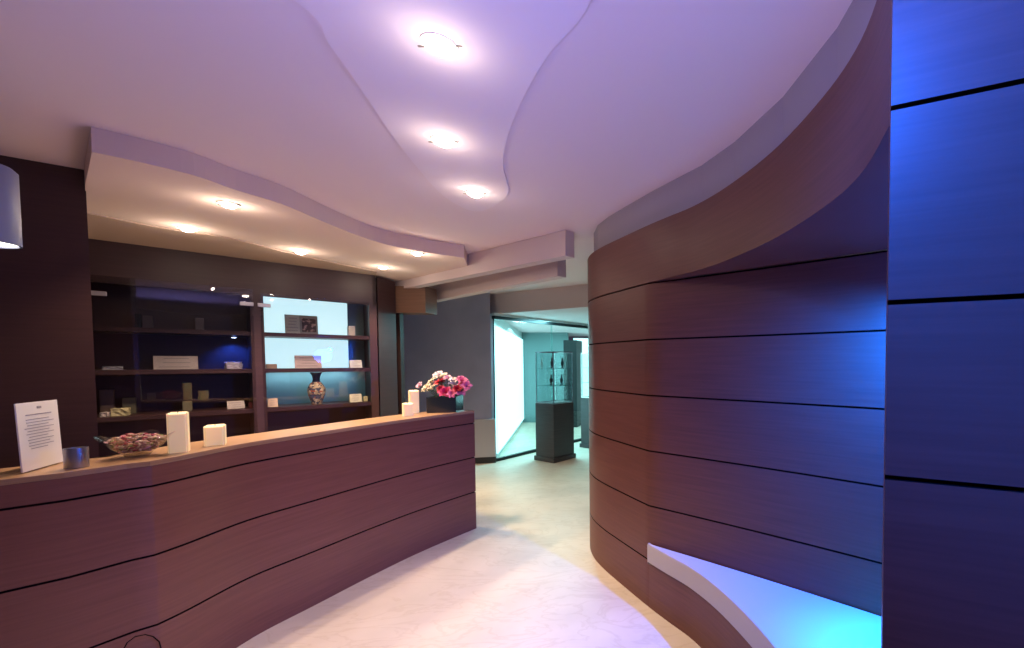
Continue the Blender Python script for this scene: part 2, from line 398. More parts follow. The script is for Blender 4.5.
# glass doors with clips
GD = .004
bm = bmesh.new(); fbox(bm, sL0, sm0+.02, -.016, -.010, zs[2]-.55, ztop+.05)
o = obj('glass_door', bm, GLASSD, cab); gdoor = o
bm = bmesh.new(); fbox(bm, sm1-.02, sR0, -.016, -.010, zs[2]-.55, ztop+.02); gdoor2 = obj('glass_door', bm, GLASSD, cab)
bm = bmesh.new(); tm = fs(327)
CLIP = flat('door_clip_metal', (.55, .53, .52), .35, metal=.7)
for (x, y, g) in ((97.5, 293.5, gdoor), (246.5, 304, gdoor), (264, 305.5, gdoor2)):
    s_, z_ = fsd(x, y, 0)
    bm = bmesh.new(); fbox(bm, s_-.042, s_+.042, -.026, -.004, z_-.017, z_+.017, bev=.004); obj('clip', bm, CLIP, g)

# items on the shelves
def on_shelf(x0, x1, ytop, shelf, dep, name, label, cat, m, thick=.05, kind='box', group=None, right=False):
    z = zs[shelf]+.018+.0005
    s0, _ = fsd(x0, 360, dep); s1, _ = fsd(x1, 360, dep); zt = fsd((x0+x1)/2, ytop, dep)[1]
    h = max(.02, zt-z); w = s1-s0; c = W((s0+s1)/2, dep+thick/2, z)
    return name, label, cat, m, w, thick, h, c, group
def item_box(*a, **k):
    name, label, cat, m, w, t, h, c, group = on_shelf(*a, **k)
    bm = bmesh.new(); box(bm, c+Vector((0, 0, h/2)), (w, t, h), rz=ang, bev=min(.006, h*.15))
    # lid seam as a thin raised band
    box(bm, c+Vector((0, 0, h*.72)), (w+.003, t+.003, h*.04), rz=ang, mi=0)
    o = obj(name, bm, m, loc=tuple(c)); tag(o, label, cat, group); return o
def item_sign(x0, x1, ytop, shelf, dep, name, label, cat, m, lines=3, ink=None, tilt=.12, seed=0):
    _, _, _, _, w, t, h, c, _ = on_shelf(x0, x1, ytop, shelf, dep, name, label, cat, m, .05)
    e = empty(name, tuple(c), ang, label, cat)
    bm = bmesh.new(); L_ = h/math.cos(tilt)
    box(bm, Vector((0, math.sin(tilt)*L_/2, h/2)), (w, .005, L_), rx=-tilt)
    o = obj('panel', bm, m); o.parent = e
    bm = bmesh.new(); box(bm, Vector((0, .028, .004)), (w*.8, .055, .006)); o = obj('foot', bm, m); o.parent = e
    if lines:
        rr = random.Random(seed); bm = bmesh.new()
        for i in range(lines):
            zz = h*(.82-.64*i/max(1, lines-1)); ww = w*rr.uniform(.5, .8)
            yy = math.tan(tilt)*zz-.0040
            box(bm, Vector((rr.uniform(-.05, .05)*w, yy, zz)), (ww, .0012, h*.045), rx=-tilt)
        o = obj('lettering', bm, ink or INK); o.parent = e
    return e
def crumple(x0, x1, ytop, shelf, dep, name, label, cat, m, seed=1, core=None):
    _, _, _, _, w, t, h, c, _ = on_shelf(x0, x1, ytop, shelf, dep, name, label, cat, m, .09)
    rr = random.Random(seed); bm = bmesh.new()
    bmesh.ops.create_cube(bm, size=1); bmesh.ops.subdivide_edges(bm, edges=bm.edges[:], cuts=4, use_grid_fill=True)
    for v in bm.verts:
        v.co = Vector((v.co.x*w*.95, v.co.y*.08, (v.co.z+.5)*h*.85))
        if v.co.z > .004: v.co += Vector((rr.uniform(-1, 1)*w*.045, rr.uniform(-1, 1)*.006, rr.uniform(-.5, 1)*h*.10))
    o = obj(name, bm, m); o.location = c; o.rotation_euler = (0, 0, ang+rr.uniform(-.2, .2)); tag(o, label, cat); return o
dkbox = flat('dark_box_card', (.10, .08, .085)); grybox = flat('grey_box_card', (.16, .14, .15))
item_box(136.5, 143, 313.5, 0, .20, 'gift_box', 'black upright box on the left top shelf beside a grey box', 'box', flat('black_card', (.012, .012, .014)))
item_box(143.5, 154.5, 315.5, 0, .20, 'gift_box', 'dark grey box standing on the left top shelf near its middle', 'box', dkbox)
item_box(196.5, 205.5, 318, 0, .20, 'gift_box', 'small grey box alone on the left top shelf, right half', 'box', grybox)
WARMW = flat('warm_white_card', (.55, .48, .45)); PINKW = flat('pinkish_card', (.60, .42, .44)); CREAM = flat('cream_card', (.55, .50, .28))
item_sign(153, 198, 356, 1, .16, 'price_sign', 'wide white sign board standing on the left middle shelf', 'sign', WARMW, 3, seed=3)
crumple(101, 122, 366, 1, .16, 'folded_towel', 'flat pale folded stack at the left end of the middle shelf', 'towel', flat('pale_blue_cloth', (.42, .42, .46)), 4)
crumple(225, 242, 361, 1, .16, 'label_card', 'small lilac white tent card under the blue spot light', 'card', flat('lilac_card', (.55, .52, .66)), 5)
item_box(97.5, 112, 389.5, 2, .26, 'gift_box', 'brown grey box at the left end of the bottom shelf', 'box', flat('brown_box', (.15, .10, .08)), thick=.08)
item_box(120, 134, 398, 2, .26, 'gift_box', 'olive box behind the cream packet on the bottom shelf', 'box', flat('olive_box', (.16, .15, .08)), thick=.08)
item_box(180.5, 190.5, 401.5, 2, .20, 'gift_box', 'small olive box behind the tall candle on the bottom shelf', 'box', flat('olive_box_pale', (.20, .18, .11)))
crumple(108, 127, 408, 2, .08, 'soap_packet', 'crumpled cream packet on the left bottom shelf', 'packet', CREAM, 6)
crumple(98, 108, 412, 2, .08, 'label_card', 'small pale tag left of the crumpled cream packet', 'card', WARMW, 7)
def tent(x0, x1, ytop, shelf, dep, label, m, seed, rot=0.0):
    """folded tent card with writing on the front leaf"""
    _, _, _, _, w, t, h, c, _ = on_shelf(x0, x1, ytop, shelf, dep, 'label_card', label, 'card', m, .06)
    e = empty('label_card', tuple(c), ang+rot, label, 'card'); bm = bmesh.new()
    for s in (-1, 1): box(bm, Vector((0, s*.018, h/2)), (w, .003, h*1.04), rx=s*math.atan(.036/h))
    o = obj('folded_card', bm, m); o.parent = e
    bm = bmesh.new(); rr = random.Random(seed)
    for i in range(3):
        zz = h*(.75-.25*i); box(bm, Vector((rr.uniform(-.08, .08)*w, -.0022-.036*(1-zz/h)-.001, zz)), (w*rr.uniform(.4, .75), .0012, h*.06), rx=-math.atan(.036/h))
    o = obj('lettering', bm, INK); o.parent = e; return e
tent(225.5, 243, 401, 2, .12, 'white written tent card on the left bottom shelf near the divider', WARMW, 1)
item_box(247, 255, 402.5, 2, .10, 'soap_box', 'small dark red and white box against the divider', 'box', flat('dark_red_card', (.12, .02, .025)))
tent(350, 362, 360, 1, .12, 'white tent card at the right end of the backlit middle shelf', flat('white_card', (.62, .64, .66)), 2)
tent(349, 361, 394, 2, .10, 'cream tent card at the right end of the bottom shelf', flat('cream_white_card', (.62, .60, .46)), 3)
tent(266.5, 276.5, 398.5, 2, .08, 'small beige tent card right of the divider on the bottom shelf', flat('beige_card', (.60, .44, .34)), 4)
item_box(266, 277, 364, 1, .12, 'soap_box', 'small flat brown box right of the divider on the middle shelf', 'box', flat('brown_soap', (.34, .24, .20)))
item_box(349, 356, 326, 0, .14, 'soap_box', 'small white cube at the right end of the backlit top shelf', 'box', flat('white_soap', (.60, .56, .55)))
item_box(362.5, 367, 396.5, 2, .12, 'soap_box', 'tiny cream block beside the cream tent card on bottom shelf', 'box', CREAM, thick=.03)
# two boards on the backlit top shelf
item_sign(286.5, 301.5, 314.5, 0, .16, 'price_sign', 'pale written sign left of the dark picture on the backlit shelf', 'sign', flat('pale_green_card', (.46, .48, .42)), 5, seed=8)
pic = item_sign(301.5, 319.5, 315.5, 0, .15, 'picture_board', 'picture board with dark ornamental print on the backlit shelf', 'picture', flat('print_border', (.26, .26, .25)), 0)
PR = mat('dark_print', (.05, .03, .03), .5); noise_mix(PR, (.04, .02, .025), (.50, .33, .30), (1, 1, 1), 26, 2, .50, .60)
_, _, _, _, w_, t_, h_, c_, _ = on_shelf(303, 317, 317.5, 0, .15, '', '', '', None)
bm = bmesh.new(); box(bm, Vector((0, math.tan(.12)*h_*.53-.0045, h_*.55)), (w_, .002, h_*.80), rx=-.12, bev=0); o = obj('print', bm, PR); o.parent = pic
item_sign(295, 322, 355.5, 1, .16, 'price_sign', 'pink white written sign board on the backlit middle shelf', 'sign', flat('pink_white_card', (.58, .46, .48)), 4, seed=9)
# vase
def porcelain():
    m = mat('patterned_porcelain', (.5, .4, .3), .25)
    nt = m.node_tree; L = nt.links.new; b = nt.nodes['Principled BSDF']
    tc = N(m, 'ShaderNodeTexCoord'); v = N(m, 'ShaderNodeTexVoronoi'); v.inputs['Scale'].default_value = 55
    r = N(m, 'ShaderNodeValToRGB'); r.color_ramp.interpolation = 'CONSTANT'; e = r.color_ramp.elements
    e[0].position = 0; e[0].color = (.42, .32, .22, 1); e[1].position = .35; e[1].color = (.10, .10, .16, 1)
    for p_, c_ in ((.5, (.42, .13, .09)), (.62, (.62, .52, .42)), (.8, (.07, .08, .12))):
        q_ = r.color_ramp.elements.new(p_); q_.color = (*c_, 1)
    L(tc.outputs['Object'], v.inputs['Vector']); sp = N(m, 'ShaderNodeSeparateColor'); L(v.outputs['Color'], sp.inputs[0]); L(sp.outputs[0], r.inputs['Fac']); L(r.outputs['Color'], b.inputs['Base Color']); return m
PORC = porcelain(); PDARK = flat('vase_neck_glaze', (.07, .08, .13), .3)
sv, _ = fsd(316.5, 390, .12); zt = fsd(316.5, 372.5, .12)[1]; z0 = zs[2]+.0185; hh = zt-z0
sw = (fsd(326, 390, .12)[0]-fsd(307.5, 390, .12)[0])/2
vc = W(sv, .12, z0)
bm = bmesh.new(); lathe(bm, [(sw*.55, 0), (sw*.62, hh*.03), (sw*.60, hh*.08), (sw*.82, hh*.22), (sw*1.0, hh*.40), (sw*.98, hh*.50), (sw*.78, hh*.62), (sw*.46, hh*.70)])
vase = obj('porcelain_vase', bm, PORC, smooth=True); vase.location = vc; tag(vase, 'round patterned porcelain vase with dark flared neck on the bottom shelf', 'vase')
bm = bmesh.new(); lathe(bm, [(sw*.46, hh*.70), (sw*.40, hh*.80), (sw*.46, hh*.90), (sw*.68, hh*.99), (sw*.66, hh), (sw*.40, hh*.90)], cap=False)
o = obj('neck', bm, PDARK, smooth=True); o.parent = vase; o['label'] = 'dark blue flared neck'

# small blue cabinet spot light
s_, z_ = fsd(234, 338.5, .20)
bs = empty('cabinet_spotlight', tuple(W(s_, .20, zs[0]-.0185)), 0, 'small blue spot light under the left top shelf', 'spotlight')
bm = bmesh.new(); lathe(bm, [(.024, 0), (.024, -.010), (.018, -.014)], c=(0, 0, 0)); o = obj('housing', bm, CHROME); o.parent = bs
bm = bmesh.new(); lathe(bm, [(.014, -.0145), (.013, -.017)], c=(0, 0, 0)); o = obj('lens', bm, mat('blue_white_lens', (1, 1, 1), emit=(.6, .7, 1), es=12)); o.parent = bs

# ------------------------------------------------------------------ door jamb, header box, grey wall
bm = bmesh.new(); prism(bm, [(-3.36, 4.5), (-3.30, 4.5), (-3.30, 4.72), (-3.36, 4.72)], 0, 2.30)
jx = B2.x
bm.free()
bm = bmesh.new(); prism(bm, [B2+df*.0, B2+df*.0+Vector((.001, .0)), V2((B2.x+.005, 4.74)), V2((B2.x-.25, 4.74))], 0, 2.40)
struct('trim_9', bm, WOODC, 'dark wooden return beside the shelving wall', cat='door jamb')
hx0, hx1 = B2.x-.2, PD(425.5, 312, 4.76).x
hz0 = PD(425.5, 312.6, 4.76).z; hz1 = PD(425, 286, 4.76).z
bm = bmesh.new(); box(bm, Vector(((hx0+hx1)/2, 4.87, (hz0+hz1)/2)), (hx1-hx0, .22, hz1-hz0))
HB = wood('header_box_wood', (.17, .095, .06), (.24, .13, .085), .45)
struct('trim_10', bm, HB, 'brown wooden header box above the door opening', cat='door header')
pp0 = PD(394.8, 350, 4.80); pp1 = PD(400.5, 350, 4.80)
bm = bmesh.new(); prism(bm, [(pp0.x-.1, 4.80), (pp1.x, 4.80), (pp1.x, 4.86), (pp0.x-.1, 4.86)], 0, hz0)
struct('trim_11', bm, mat('dark_jamb', (.03, .014, .012), .5), 'narrow dark door post beside the shelving wall', cat='door post')
# grey wall
G0 = V2(PZ(495.5, 461.5, 0)); G1 = V2(PZ(577, 441.7, 0)); gdir = (G1-G0).normalized(); gnr = Vector((gdir.y, -gdir.x))
if gnr.y > 0: gnr = -gnr
wl = V2((-4.6, 5.85)); wr = G0 + Vector((-.02, -.05))
bm = bmesh.new(); prism(bm, [wl, wr, wr+Vector((-.12, .10)), wl+Vector((0, .2))], 0, CEIL)
struct('wall_back', bm, GREYW, 'grey purple plaster wall left of the glass front', cat='wall')
wd = (wr-wl).normalized(); wn = Vector((wd.y, -wd.x))
wn = wn if wn.y < 0 else -wn
wz = PV(485, 419, Vector((wr.x, wr.y, 0)), wn).z
bm = bmesh.new(); prism(bm, [wl+wn*.04, wr+wn*.04+wd*.05, wr+wd*.05, wl], .09, wz)
struct('trim_12', bm, WAIN, 'pale grey low wainscot panel on the grey wall', cat='wainscot')
bm = bmesh.new(); prism(bm, [wl+wn*.045, wr+wn*.045+wd*.055, wr+wd*.05, wl], 0, .09)
struct('baseboard_back', bm, BASEB, 'black baseboard under the grey wall')

# ------------------------------------------------------------------ glass front and the room behind
GE = G0+gdir*4.2; hz = 2.19
ga = math.atan2(gdir.y, gdir.x)
def gbox(bm, s0, s1, o0, o1, z0, z1, mi=0):
    c = G0+gdir*((s0+s1)/2)+gnr*((o0+o1)/2); box(bm, Vector((c.x, c.y, (z0+z1)/2)), (s1-s0, abs(o1-o0), z1-z0), rz=ga, mi=mi)
win = bpy.data.objects.new('window_1', None); COL.objects.link(win); win['kind'] = 'structure'; win['label'] = 'floor to ceiling glass front with black rails'; win['category'] = 'window'
bm = bmesh.new(); gbox(bm, 0, 4.2, -.03, .03, hz-.045, hz); gbox(bm, 0, 4.2, -.03, .03, 0, .045); gbox(bm, 0, .008, -.01, .01, .045, hz-.045)
obj('window_frame', bm, BLACKM, win)
sj = 1.05
dj = ray(552, 380); # joint position along the glass
k = ((G0.x)*gnr.x+(G0.y)*gnr.y)/(dj.x*gnr.x+dj.y*gnr.y); sj = (V2(dj*k)-G0).dot(gdir)
bm = bmesh.new(); gbox(bm, .03, sj-.012, -.005, .005, .045, hz-.045); obj('glass_pane', bm, GLASS, win)
bm = bmesh.new(); gbox(bm, sj+.012, 4.2, -.005, .005, .045, hz-.045); obj('glass_pane', bm, GLASS, win)
bm = bmesh.new(); gbox(bm, sj-.012, sj+.012, -.008, .008, .045, hz-.045); obj('glass_joint', bm, GLASSE, win)
bm = bmesh.new(); gbox(bm, 0, 4.2, -.02, .02, hz, 2.235); struct('trim_13', bm, WHITE, 'pale strip over the glass front', cat='trim')
# showroom behind
farp = V2(PZ(523, 424, 0)) if False else V2(PD(523, 422, 10.4))
bm = bmesh.new(); lw0 = G0+Vector((-.02, .06)); 
prism(bm, [lw0, farp, farp+Vector((-.1, 0)), lw0+Vector((-.1, 0))], 0.0, 2.23)
struct('wall_showroom', bm, WHITE, 'white wall of the room behind the glass')
ld = (farp-lw0).normalized(); ln = Vector((ld.y, -ld.x))
bm = bmesh.new(); prism(bm, [lw0+ld*.02+ln*.01, farp-ld*.05+ln*.01, farp-ld*.05+ln*.03, lw0+ld*.02+ln*.03], .10, 2.05)
o = obj('light_panel', bm, GLOW); tag(o, 'large glowing white cyan backlit wall panel behind the glass', 'light panel')
bm = bmesh.new(); e1 = V2(PD(568, 400, 10.4)); prism(bm, [farp, e1, e1+Vector((0, .1)), farp+Vector((0, .1))], 0, 2.23)
struct('wall_far', bm, TEAL, 'teal back wall of the room behind the glass')
c0 = V2(PD(564, 400, 9.6)); c1 = V2(PD(577, 400, 9.6))
bm = bmesh.new(); prism(bm, [c0, c1, c1+Vector((0, .5)), c0+Vector((0, .5))], 0, 2.0)
struct('trim_14', bm, DTEAL, 'dark teal column behind the glass showcase', cat='column')
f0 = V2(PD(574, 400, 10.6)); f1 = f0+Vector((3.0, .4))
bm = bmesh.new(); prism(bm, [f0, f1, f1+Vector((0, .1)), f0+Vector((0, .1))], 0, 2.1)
struct('wall_side', bm, GLOW, 'pale strip of wall right of the dark column, its light put into the material', cat='wall')  # wall glows by emission instead of being lit by a lamp

# ------------------------------------------------------------------ glass showcases on dark pedestals
PED = mat('dark_pedestal', (.05, .045, .05), .45); noise_mix(PED, (.045, .04, .045), (.065, .055, .06), (2, 2, 60), 2)
SHG = glassmat('showcase_glass', (.93, .97, .97), .10)
CC = V2(PZ(554, 463.5, 0)); LLc = V2(PZ(532.5, 459.7, 0)); e1_ = (LLc-CC).normalized(); side_l = .44
e2_ = Vector((-e1_.y, e1_.x)); e2_ = e2_ if e2_.y > 0 else -e2_
ctr = CC + (e1_+e2_)*side_l/2
rz = math.atan2(-e1_.y, -e1_.x)
def showcase(ctr, label):
    e = empty('glass_showcase', (ctr.x, ctr.y, 0), rz, label, 'showcase', None); w = side_l-.04
    def add(name, bm, m, par=e):
        o = obj(name, bm, m); o.parent = par; return o
    bm = bmesh.new(); box(bm, Vector((0, 0, .035)), (side_l, side_l, .07), bev=.004); add('plinth', bm, PED)
    bm = bmesh.new(); box(bm, Vector((0, 0, .4725)), (w, w, .805), bev=.004); add('pedestal', bm, PED)
    bm = bmesh.new()
    t = w/2-.012
    for sx in (-1, 1):
        for sy in (-1, 1): box(bm, Vector((sx*t, sy*t, 1.265)), (.010, .010, .77))
    for z in (.885, 1.65):
        for s in (-1, 1):
            box(bm, Vector((0, s*t, z)), (2*t, .012, .014)); box(bm, Vector((s*t, 0, z)), (.012, 2*t, .014))
    add('metal_frame', bm, CHROME)
    bm = bmesh.new()
    for s in (-1, 1):
        box(bm, Vector((0, s*t, 1.265)), (2*t-.01, .004, .75)); box(bm, Vector((s*t, 0, 1.265)), (.004, 2*t-.01, .75))
    add('glass_sides', bm, SHG)
    for z in (1.14, 1.40):
        bm = bmesh.new(); box(bm, Vector((0, 0, z)), (2*t-.02, 2*t-.02, .006)); add('shelf', bm, GLASSE)
    return e
sc1 = showcase(ctr, 'glass showcase on a dark square pedestal before the glass front')
c2 = V2(PZ(579, 447.5, 0)) ; ctr2 = c2 + (-e1_)*.21 + e2_*.24
sc2 = showcase(ctr2, 'second glass showcase half hidden behind the curved wooden wall')
FIG = flat('dark_figurine', (.03, .06, .07), .4)
def figurine(px, py, z, w, label, m):
    p = ctr + V2((0, 0)); d_ = ray(px, py); kk = p.y/d_.y
    x = d_.x*kk
    v = V2((x, p.y))-p; v = v*1.0
    bm = bmesh.new(); lathe(bm, [(w*.6, 0), (w*.5, .01), (w*.25, .03), (w*.5, .06), (w*.55, .09), (w*.2, .12), (w*.32, .145), (w*.1, .17)], seg=16)
    o = obj('figurine', bm, m, smooth=True); o.location = (p.x+v.x, p.y, z); tag(o, label, 'figurine', None); return o
for (px, z, lb) in ((552, 1.403, 'dark figurine in the glass showcase, upper shelf, left one'), (562.5, 1.403, 'dark figurine in the glass showcase, upper shelf, right one'),
                    (551, 1.143, 'dark figurine in the glass showcase, lower shelf, left one'), (561.5, 1.143, 'dark figurine in the glass showcase, lower shelf, right one')):
    figurine(px, 375, z, .048, lb, FIG)
figurine(542, 375, 1.403, .03, 'slim pale figurine at the left of the showcase upper shelf', flat('pale_figurine', (.35, .5, .5), .3))

# ------------------------------------------------------------------ things on the counter
zc = CT+.0005
# paper sign in a stand
p0 = PZ(22, 474, zc); p1 = PZ(62.5, 462.5, zc); sd = V2(p1-p0); sw_ = sd.length; sa = math.atan2(sd.y, sd.x); mc = (p0+p1)/2
dist = mc.y; shh = (462-400)*dist/F*1.02
signe = empty('paper_notice', (mc.x, mc.y, zc), sa, 'white printed notice standing upright on the counter beside the grey cup', 'notice')
Hs = PD(38, 402.5, mc.y).z - zc
tl = .03
bm = bmesh.new(); box(bm, Vector((0, math.sin(tl)*Hs/2, Hs/2+.004)), (sw_, .004, Hs), rx=-tl); o = obj('paper', bm, PAPER); o.parent = signe
bm = bmesh.new(); rr = random.Random(2)
def line(xc, z, w, h=.0028):
    box(bm, Vector((xc, math.tan(tl)*z-.0030, z)), (w, .0008, h), rx=-tl)
line(.005, Hs*.93, sw_*.10, .009)
line(0, Hs*.83, sw_*.62, .004)
for i, (xx, ww) in enumerate([(-.02, .55), (.01, .66), (-.02, .5), (-.005, .7), (-.02, .52), (0, .66), (-.025, .45), (.0, .62), (-.02, .5), (.0, .6), (-.03, .4)]):
    line(xx*sw_*2, Hs*(.76-.043*i), sw_*ww, .0024)
o = obj('lettering', bm, INK); o.parent = signe
bm = bmesh.new(); box(bm, Vector((0, .03, .004)), (sw_*.8, .07, .005)); o = obj('stand_foot', bm, glassmat('acrylic', (.9, .9, .9))); o.parent = signe
# grey metal cup
def cup_at(x0, x1, yb, yt):
    c = PZ((x0+x1)/2, yb, zc); r = (x1-x0)/2*c.y/F*.73; h = PD((x0+x1)/2, yt, c.y).z-zc; return c, r, h
c, r, h = cup_at(62, 83, 469, 449); c = c+Vector((-r*.6, r*.8, 0))
bm = bmesh.new(); lathe(bm, [(r*.97, 0), (r, .003), (r, h-.002), (r*.985, h), (r*.93, h), (r*.92, .006), (.001, .006)], seg=40, cap=False)
o = obj('metal_cup', bm, ALU, smooth=True); o.location = c; tag(o, 'short grey metal cup beside the paper notice', 'cup')
bm = bmesh.new(); lathe(bm, [(.001, .006), (r*.9, .0065), (r*.9, h*.55), (.001, h*.55)], seg=32, cap=False); o2 = obj('candle_filling', bm, WAX, smooth=True); o2.parent = o
# glass bowl with dried petals
c = PZ(127, 459.5, zc); R = 33*c.y/F*.72; hb = PD(125, 439, c.y).z-zc
c = c+Vector((-.045, .07, 0)); hb = max(hb, .06)
bowl = empty('glass_bowl', tuple(c), 0, 'clear flared glass bowl of dried petals on the counter', 'bowl')
def flare(a, r, z):
    k = r/R; w = math.cos(4*(a-.55)); return r*(1+.16*w*k*k), z+hb*.22*max(0, w)*k**3
bm = bmesh.new(); lathe(bm, [(R*.34, 0), (R*.36, .006), (R*.46, .02), (R*.70, hb*.45), (R*.94, hb*.86), (R, hb*.92), (R*.985, hb*.95), (R*.90, hb*.87), (R*.66, hb*.48), (R*.42, .028), (.001, .012)], seg=48, cap=False, f=flare)
BOWLG = glassmat('bowl_glass', (.90, .88, .86), .22, .03); o = obj('bowl_body', bm, BOWLG, smooth=True); o.parent = bowl
bm = bmesh.new(); lathe(bm, [(R*.35, .001), (R*.37, .009), (R*.30, .012), (.001, .008)], seg=32, cap=False); o = obj('foot_ring', bm, BOWLG, smooth=True); o.parent = bowl
bm = bmesh.new(); rr = random.Random(11)
for i in range(520):
    a = rr.uniform(0, 2*PI); t = rr.random()**.5; hgt = rr.random()
    rmax = R*(.45+.42*hgt); rad = rmax*t; z = .024+(hb*.80-.02)*hgt+(.028*(1-t*t) if hgt > .7 else 0)
    t_ = bmesh.new(); bmesh.ops.create_icosphere(t_, subdivisions=1, radius=1)
    s = rr.uniform(.006, .012)
    M = Matrix.Translation((rad*math.cos(a), rad*math.sin(a), z)) @ Matrix.Rotation(rr.uniform(0, 6), 4, 'Z') @ Matrix.Rotation(rr.uniform(0, 3), 4, 'X') @ Matrix.Diagonal((s, s*.7, s*.35, 1))
    bias = math.cos(a)
    mi = rr.choices([0, 1, 2, 3, 4], [4-3*bias*1 if bias < .4 else 1, 3, 3, 1, 2+bias])[0]
    for f_ in t_.faces: f_.material_index = mi
    merge(bm, t_, M)
pm = [flat('petal_rose', (.42, .06, .10)), flat('petal_cream', (.72, .58, .42)), flat('petal_tan', (.45, .28, .17)), flat('petal_green', (.26, .30, .10)), flat('petal_pink', (.62, .36, .36))]
o = obj('dried_petals', bm, pm); o.location = c; tag(o, 'heap of red, cream and tan dried petals in the glass bowl', 'dried petals', None, 'stuff')
# candles
def candle(x0, x1, yb, yt, label, lean=0.0, f2=0, zoff=None, square=True):
    c, r, h = cup_at(x0, x1, yb, yt); c = c + Vector((-r*.75, r*1.0, 0))
    e = empty('pillar_candle', tuple(c), 0, label, 'candle'); rr = random.Random(int(x0)); bm = bmesh.new()
    t = bmesh.new(); bmesh.ops.create_cube(t, size=1)
    bmesh.ops.bevel(t, geom=[q_ for q_ in t.edges if abs((q_.verts[0].co-q_.verts[1].co).z) > .5], offset=.10, segments=3, affect='EDGES')
    bmesh.ops.scale(t, vec=(r*1.72, r*1.72, h), verts=t.verts); bmesh.ops.translate(t, vec=(0, 0, h/2), verts=t.verts)
    for v in t.verts:
        if v.co.z > h*.9: v.co.z += .004*math.sin(9*math.atan2(v.co.y, v.co.x))
    merge(bm, t, Matrix.Rotation(.75, 4, 'Z') @ Matrix.Identity(4)); o = obj('wax_body', bm, WAX); o.parent = e
    bm = bmesh.new(); tube(bm, [(0, 0, h-.002), (.001, 0, h+.006), (.003, .001, h+.013)], .0012, 6); o = obj('wick', bm, BASEB); o.parent = e
    e.rotation_euler = (0, lean, 0); return e
candle(165, 186.5, 453.5, 414, 'tall cream pillar candle beside the glass bowl')
candle(201, 224, 446.5, 427, 'short wide cream candle in the middle of the counter')
candle(408, 421, 413.5, 391, 'tall cream candle beside the flower planter')
candle(401.5, 415, 416.5, 404, 'short cream candle before the tall one near the flowers')
# planter with roses
pc0 = PZ(431, 413.8, zc); pc1 = PZ(462.5, 410.6, zc)
c = (pc0+pc1)/2+Vector((-.055, .07, 0)); wdt = .25; hP = PD(446, 396, c.y).z-zc
PLG = mat('dark_glass_planter', (.018, .026, .030), .15, spec=.6)
pa_ = math.atan2((q[-1]-q[-2]).y, (q[-1]-q[-2]).x)
pl = empty('flower_planter', tuple(c), 0.25, 'dark glass cube planter at the far end of the counter', 'planter')
bm = bmesh.new(); wo = .215; t = .012
for (cx_, cy_, sx, sy) in ((0, -wo/2, wo, t), (0, wo/2, wo, t), (-wo/2, 0, t, wo+t), (wo/2, 0, t, wo+t)): box(bm, Vector((cx_, cy_, hP/2)), (sx, sy, hP), bev=.002)
box(bm, Vector((0, 0, .01)), (wo, wo, .02)); o = obj('container', bm, PLG); o.parent = pl
bm = bmesh.new(); box(bm, Vector((0, 0, hP*.8)), (wo-t, wo-t, .02)); o = obj('moss', bm, flat('moss_green', (.03, .06, .02))); o.parent = pl
bm = bmesh.new()
for sx in (-1, 1):
    for sy in (-1, 1): box(bm, Vector((sx*wo*.46, sy*wo*.46, .006)), (.02, .02, .012))
bm.free()
def rose_mesh(seed, R):
    rr = random.Random(seed); bm = bmesh.new()
    for layer, (n_, tilt, sc_) in enumerate([(3, .1, .62), (4, .25, .78), (5, .50, .90), (6, .85, .98)]):
        for k in range(n_):
            a = 2*PI*k/n_+layer*.7+rr.uniform(-.2, .2); g = []
            for i in range(5):
                u = i/4; row = []
                for j in range(5):
                    v = j/4*2-1; wv = math.sin(PI*min(1, .25+u*.72))*.75
                    th = tilt*u*1.1
                    rad = R*sc_*(.10+u*math.sin(th+.25)*.9)+R*.10*u*u; zz = R*sc_*u*math.cos(th)*1.15 - (R*.12*u**4 if layer > 1 else 0)
                    aa = a+v*wv*(1.4-.08*layer)
                    row.append(bm.verts.new((rad*math.cos(aa), rad*math.sin(aa), zz-R*.3+R*.05*v*v*u)))
                g.append(row)
            for i in range(4):
                for j in range(4): bm.faces.new((g[i][j], g[i][j+1], g[i+1][j+1], g[i+1][j]))
    return bm
LEAF = flat('leaf_green', (.05, .12, .04)); STEM = flat('stem_green', (.08, .14, .05))
rc = {'deep red': (.42, .01, .03), 'cream': (.80, .70, .55), 'white': (.82, .74, .74), 'pink': (.75, .20, .36), 'magenta': (.55, .03, .14), 'pale pink': (.78, .50, .60)}
RM = {k: flat('petals_'+k.replace(' ', '_'), v, .6) for k, v in rc.items()}
fl = [(438.5, 375.5, 'white', 1.0, 'topmost white rose of the bouquet'), (443.5, 376.5, 'cream', .9, 'cream rose at the top just right of the topmost white one'),
      (432.5, 381.5, 'cream', .9, 'cream rose left of the large red one'), (441, 383, 'deep red', 1.25, 'large deep red rose at the upper centre'),
      (447.5, 378.5, 'pale pink', .8, 'small pale pink rose above the large red one'), (427.5, 388.5, 'cream', 1.1, 'large cream rose at the lower left'), (432.5, 389, 'cream', 1.0, 'cream rose between the lower left and the red rose'),
      (420, 385.5, 'pale pink', .7, 'small pale pink bud furthest left'), (445.5, 392.5, 'magenta', 1.2, 'crimson rose at the lower centre'), (453.5, 381, 'white', 1.0, 'white rose at the upper right of centre'),
      (451.5, 386, 'white', 1.05, 'white rose in the middle beside the crimson ones'), (452, 394, 'pink', .9, 'pink rose at the lower edge right of centre'), (461.5, 380.5, 'pink', 1.05, 'pink rose at the top right'),
      (463, 385, 'magenta', 1.0, 'crimson rose enclosed by pink ones at the right'), (466.5, 386, 'pink', .95, 'pink rose furthest right'), (461, 391, 'pink', 1.15, 'large pink rose at the lower right'), (457, 389, 'deep red', .8, 'small deep red rose right of the middle'), (441, 389, 'deep red', .8, 'small deep red rose under the large one')]
base_rose = {}
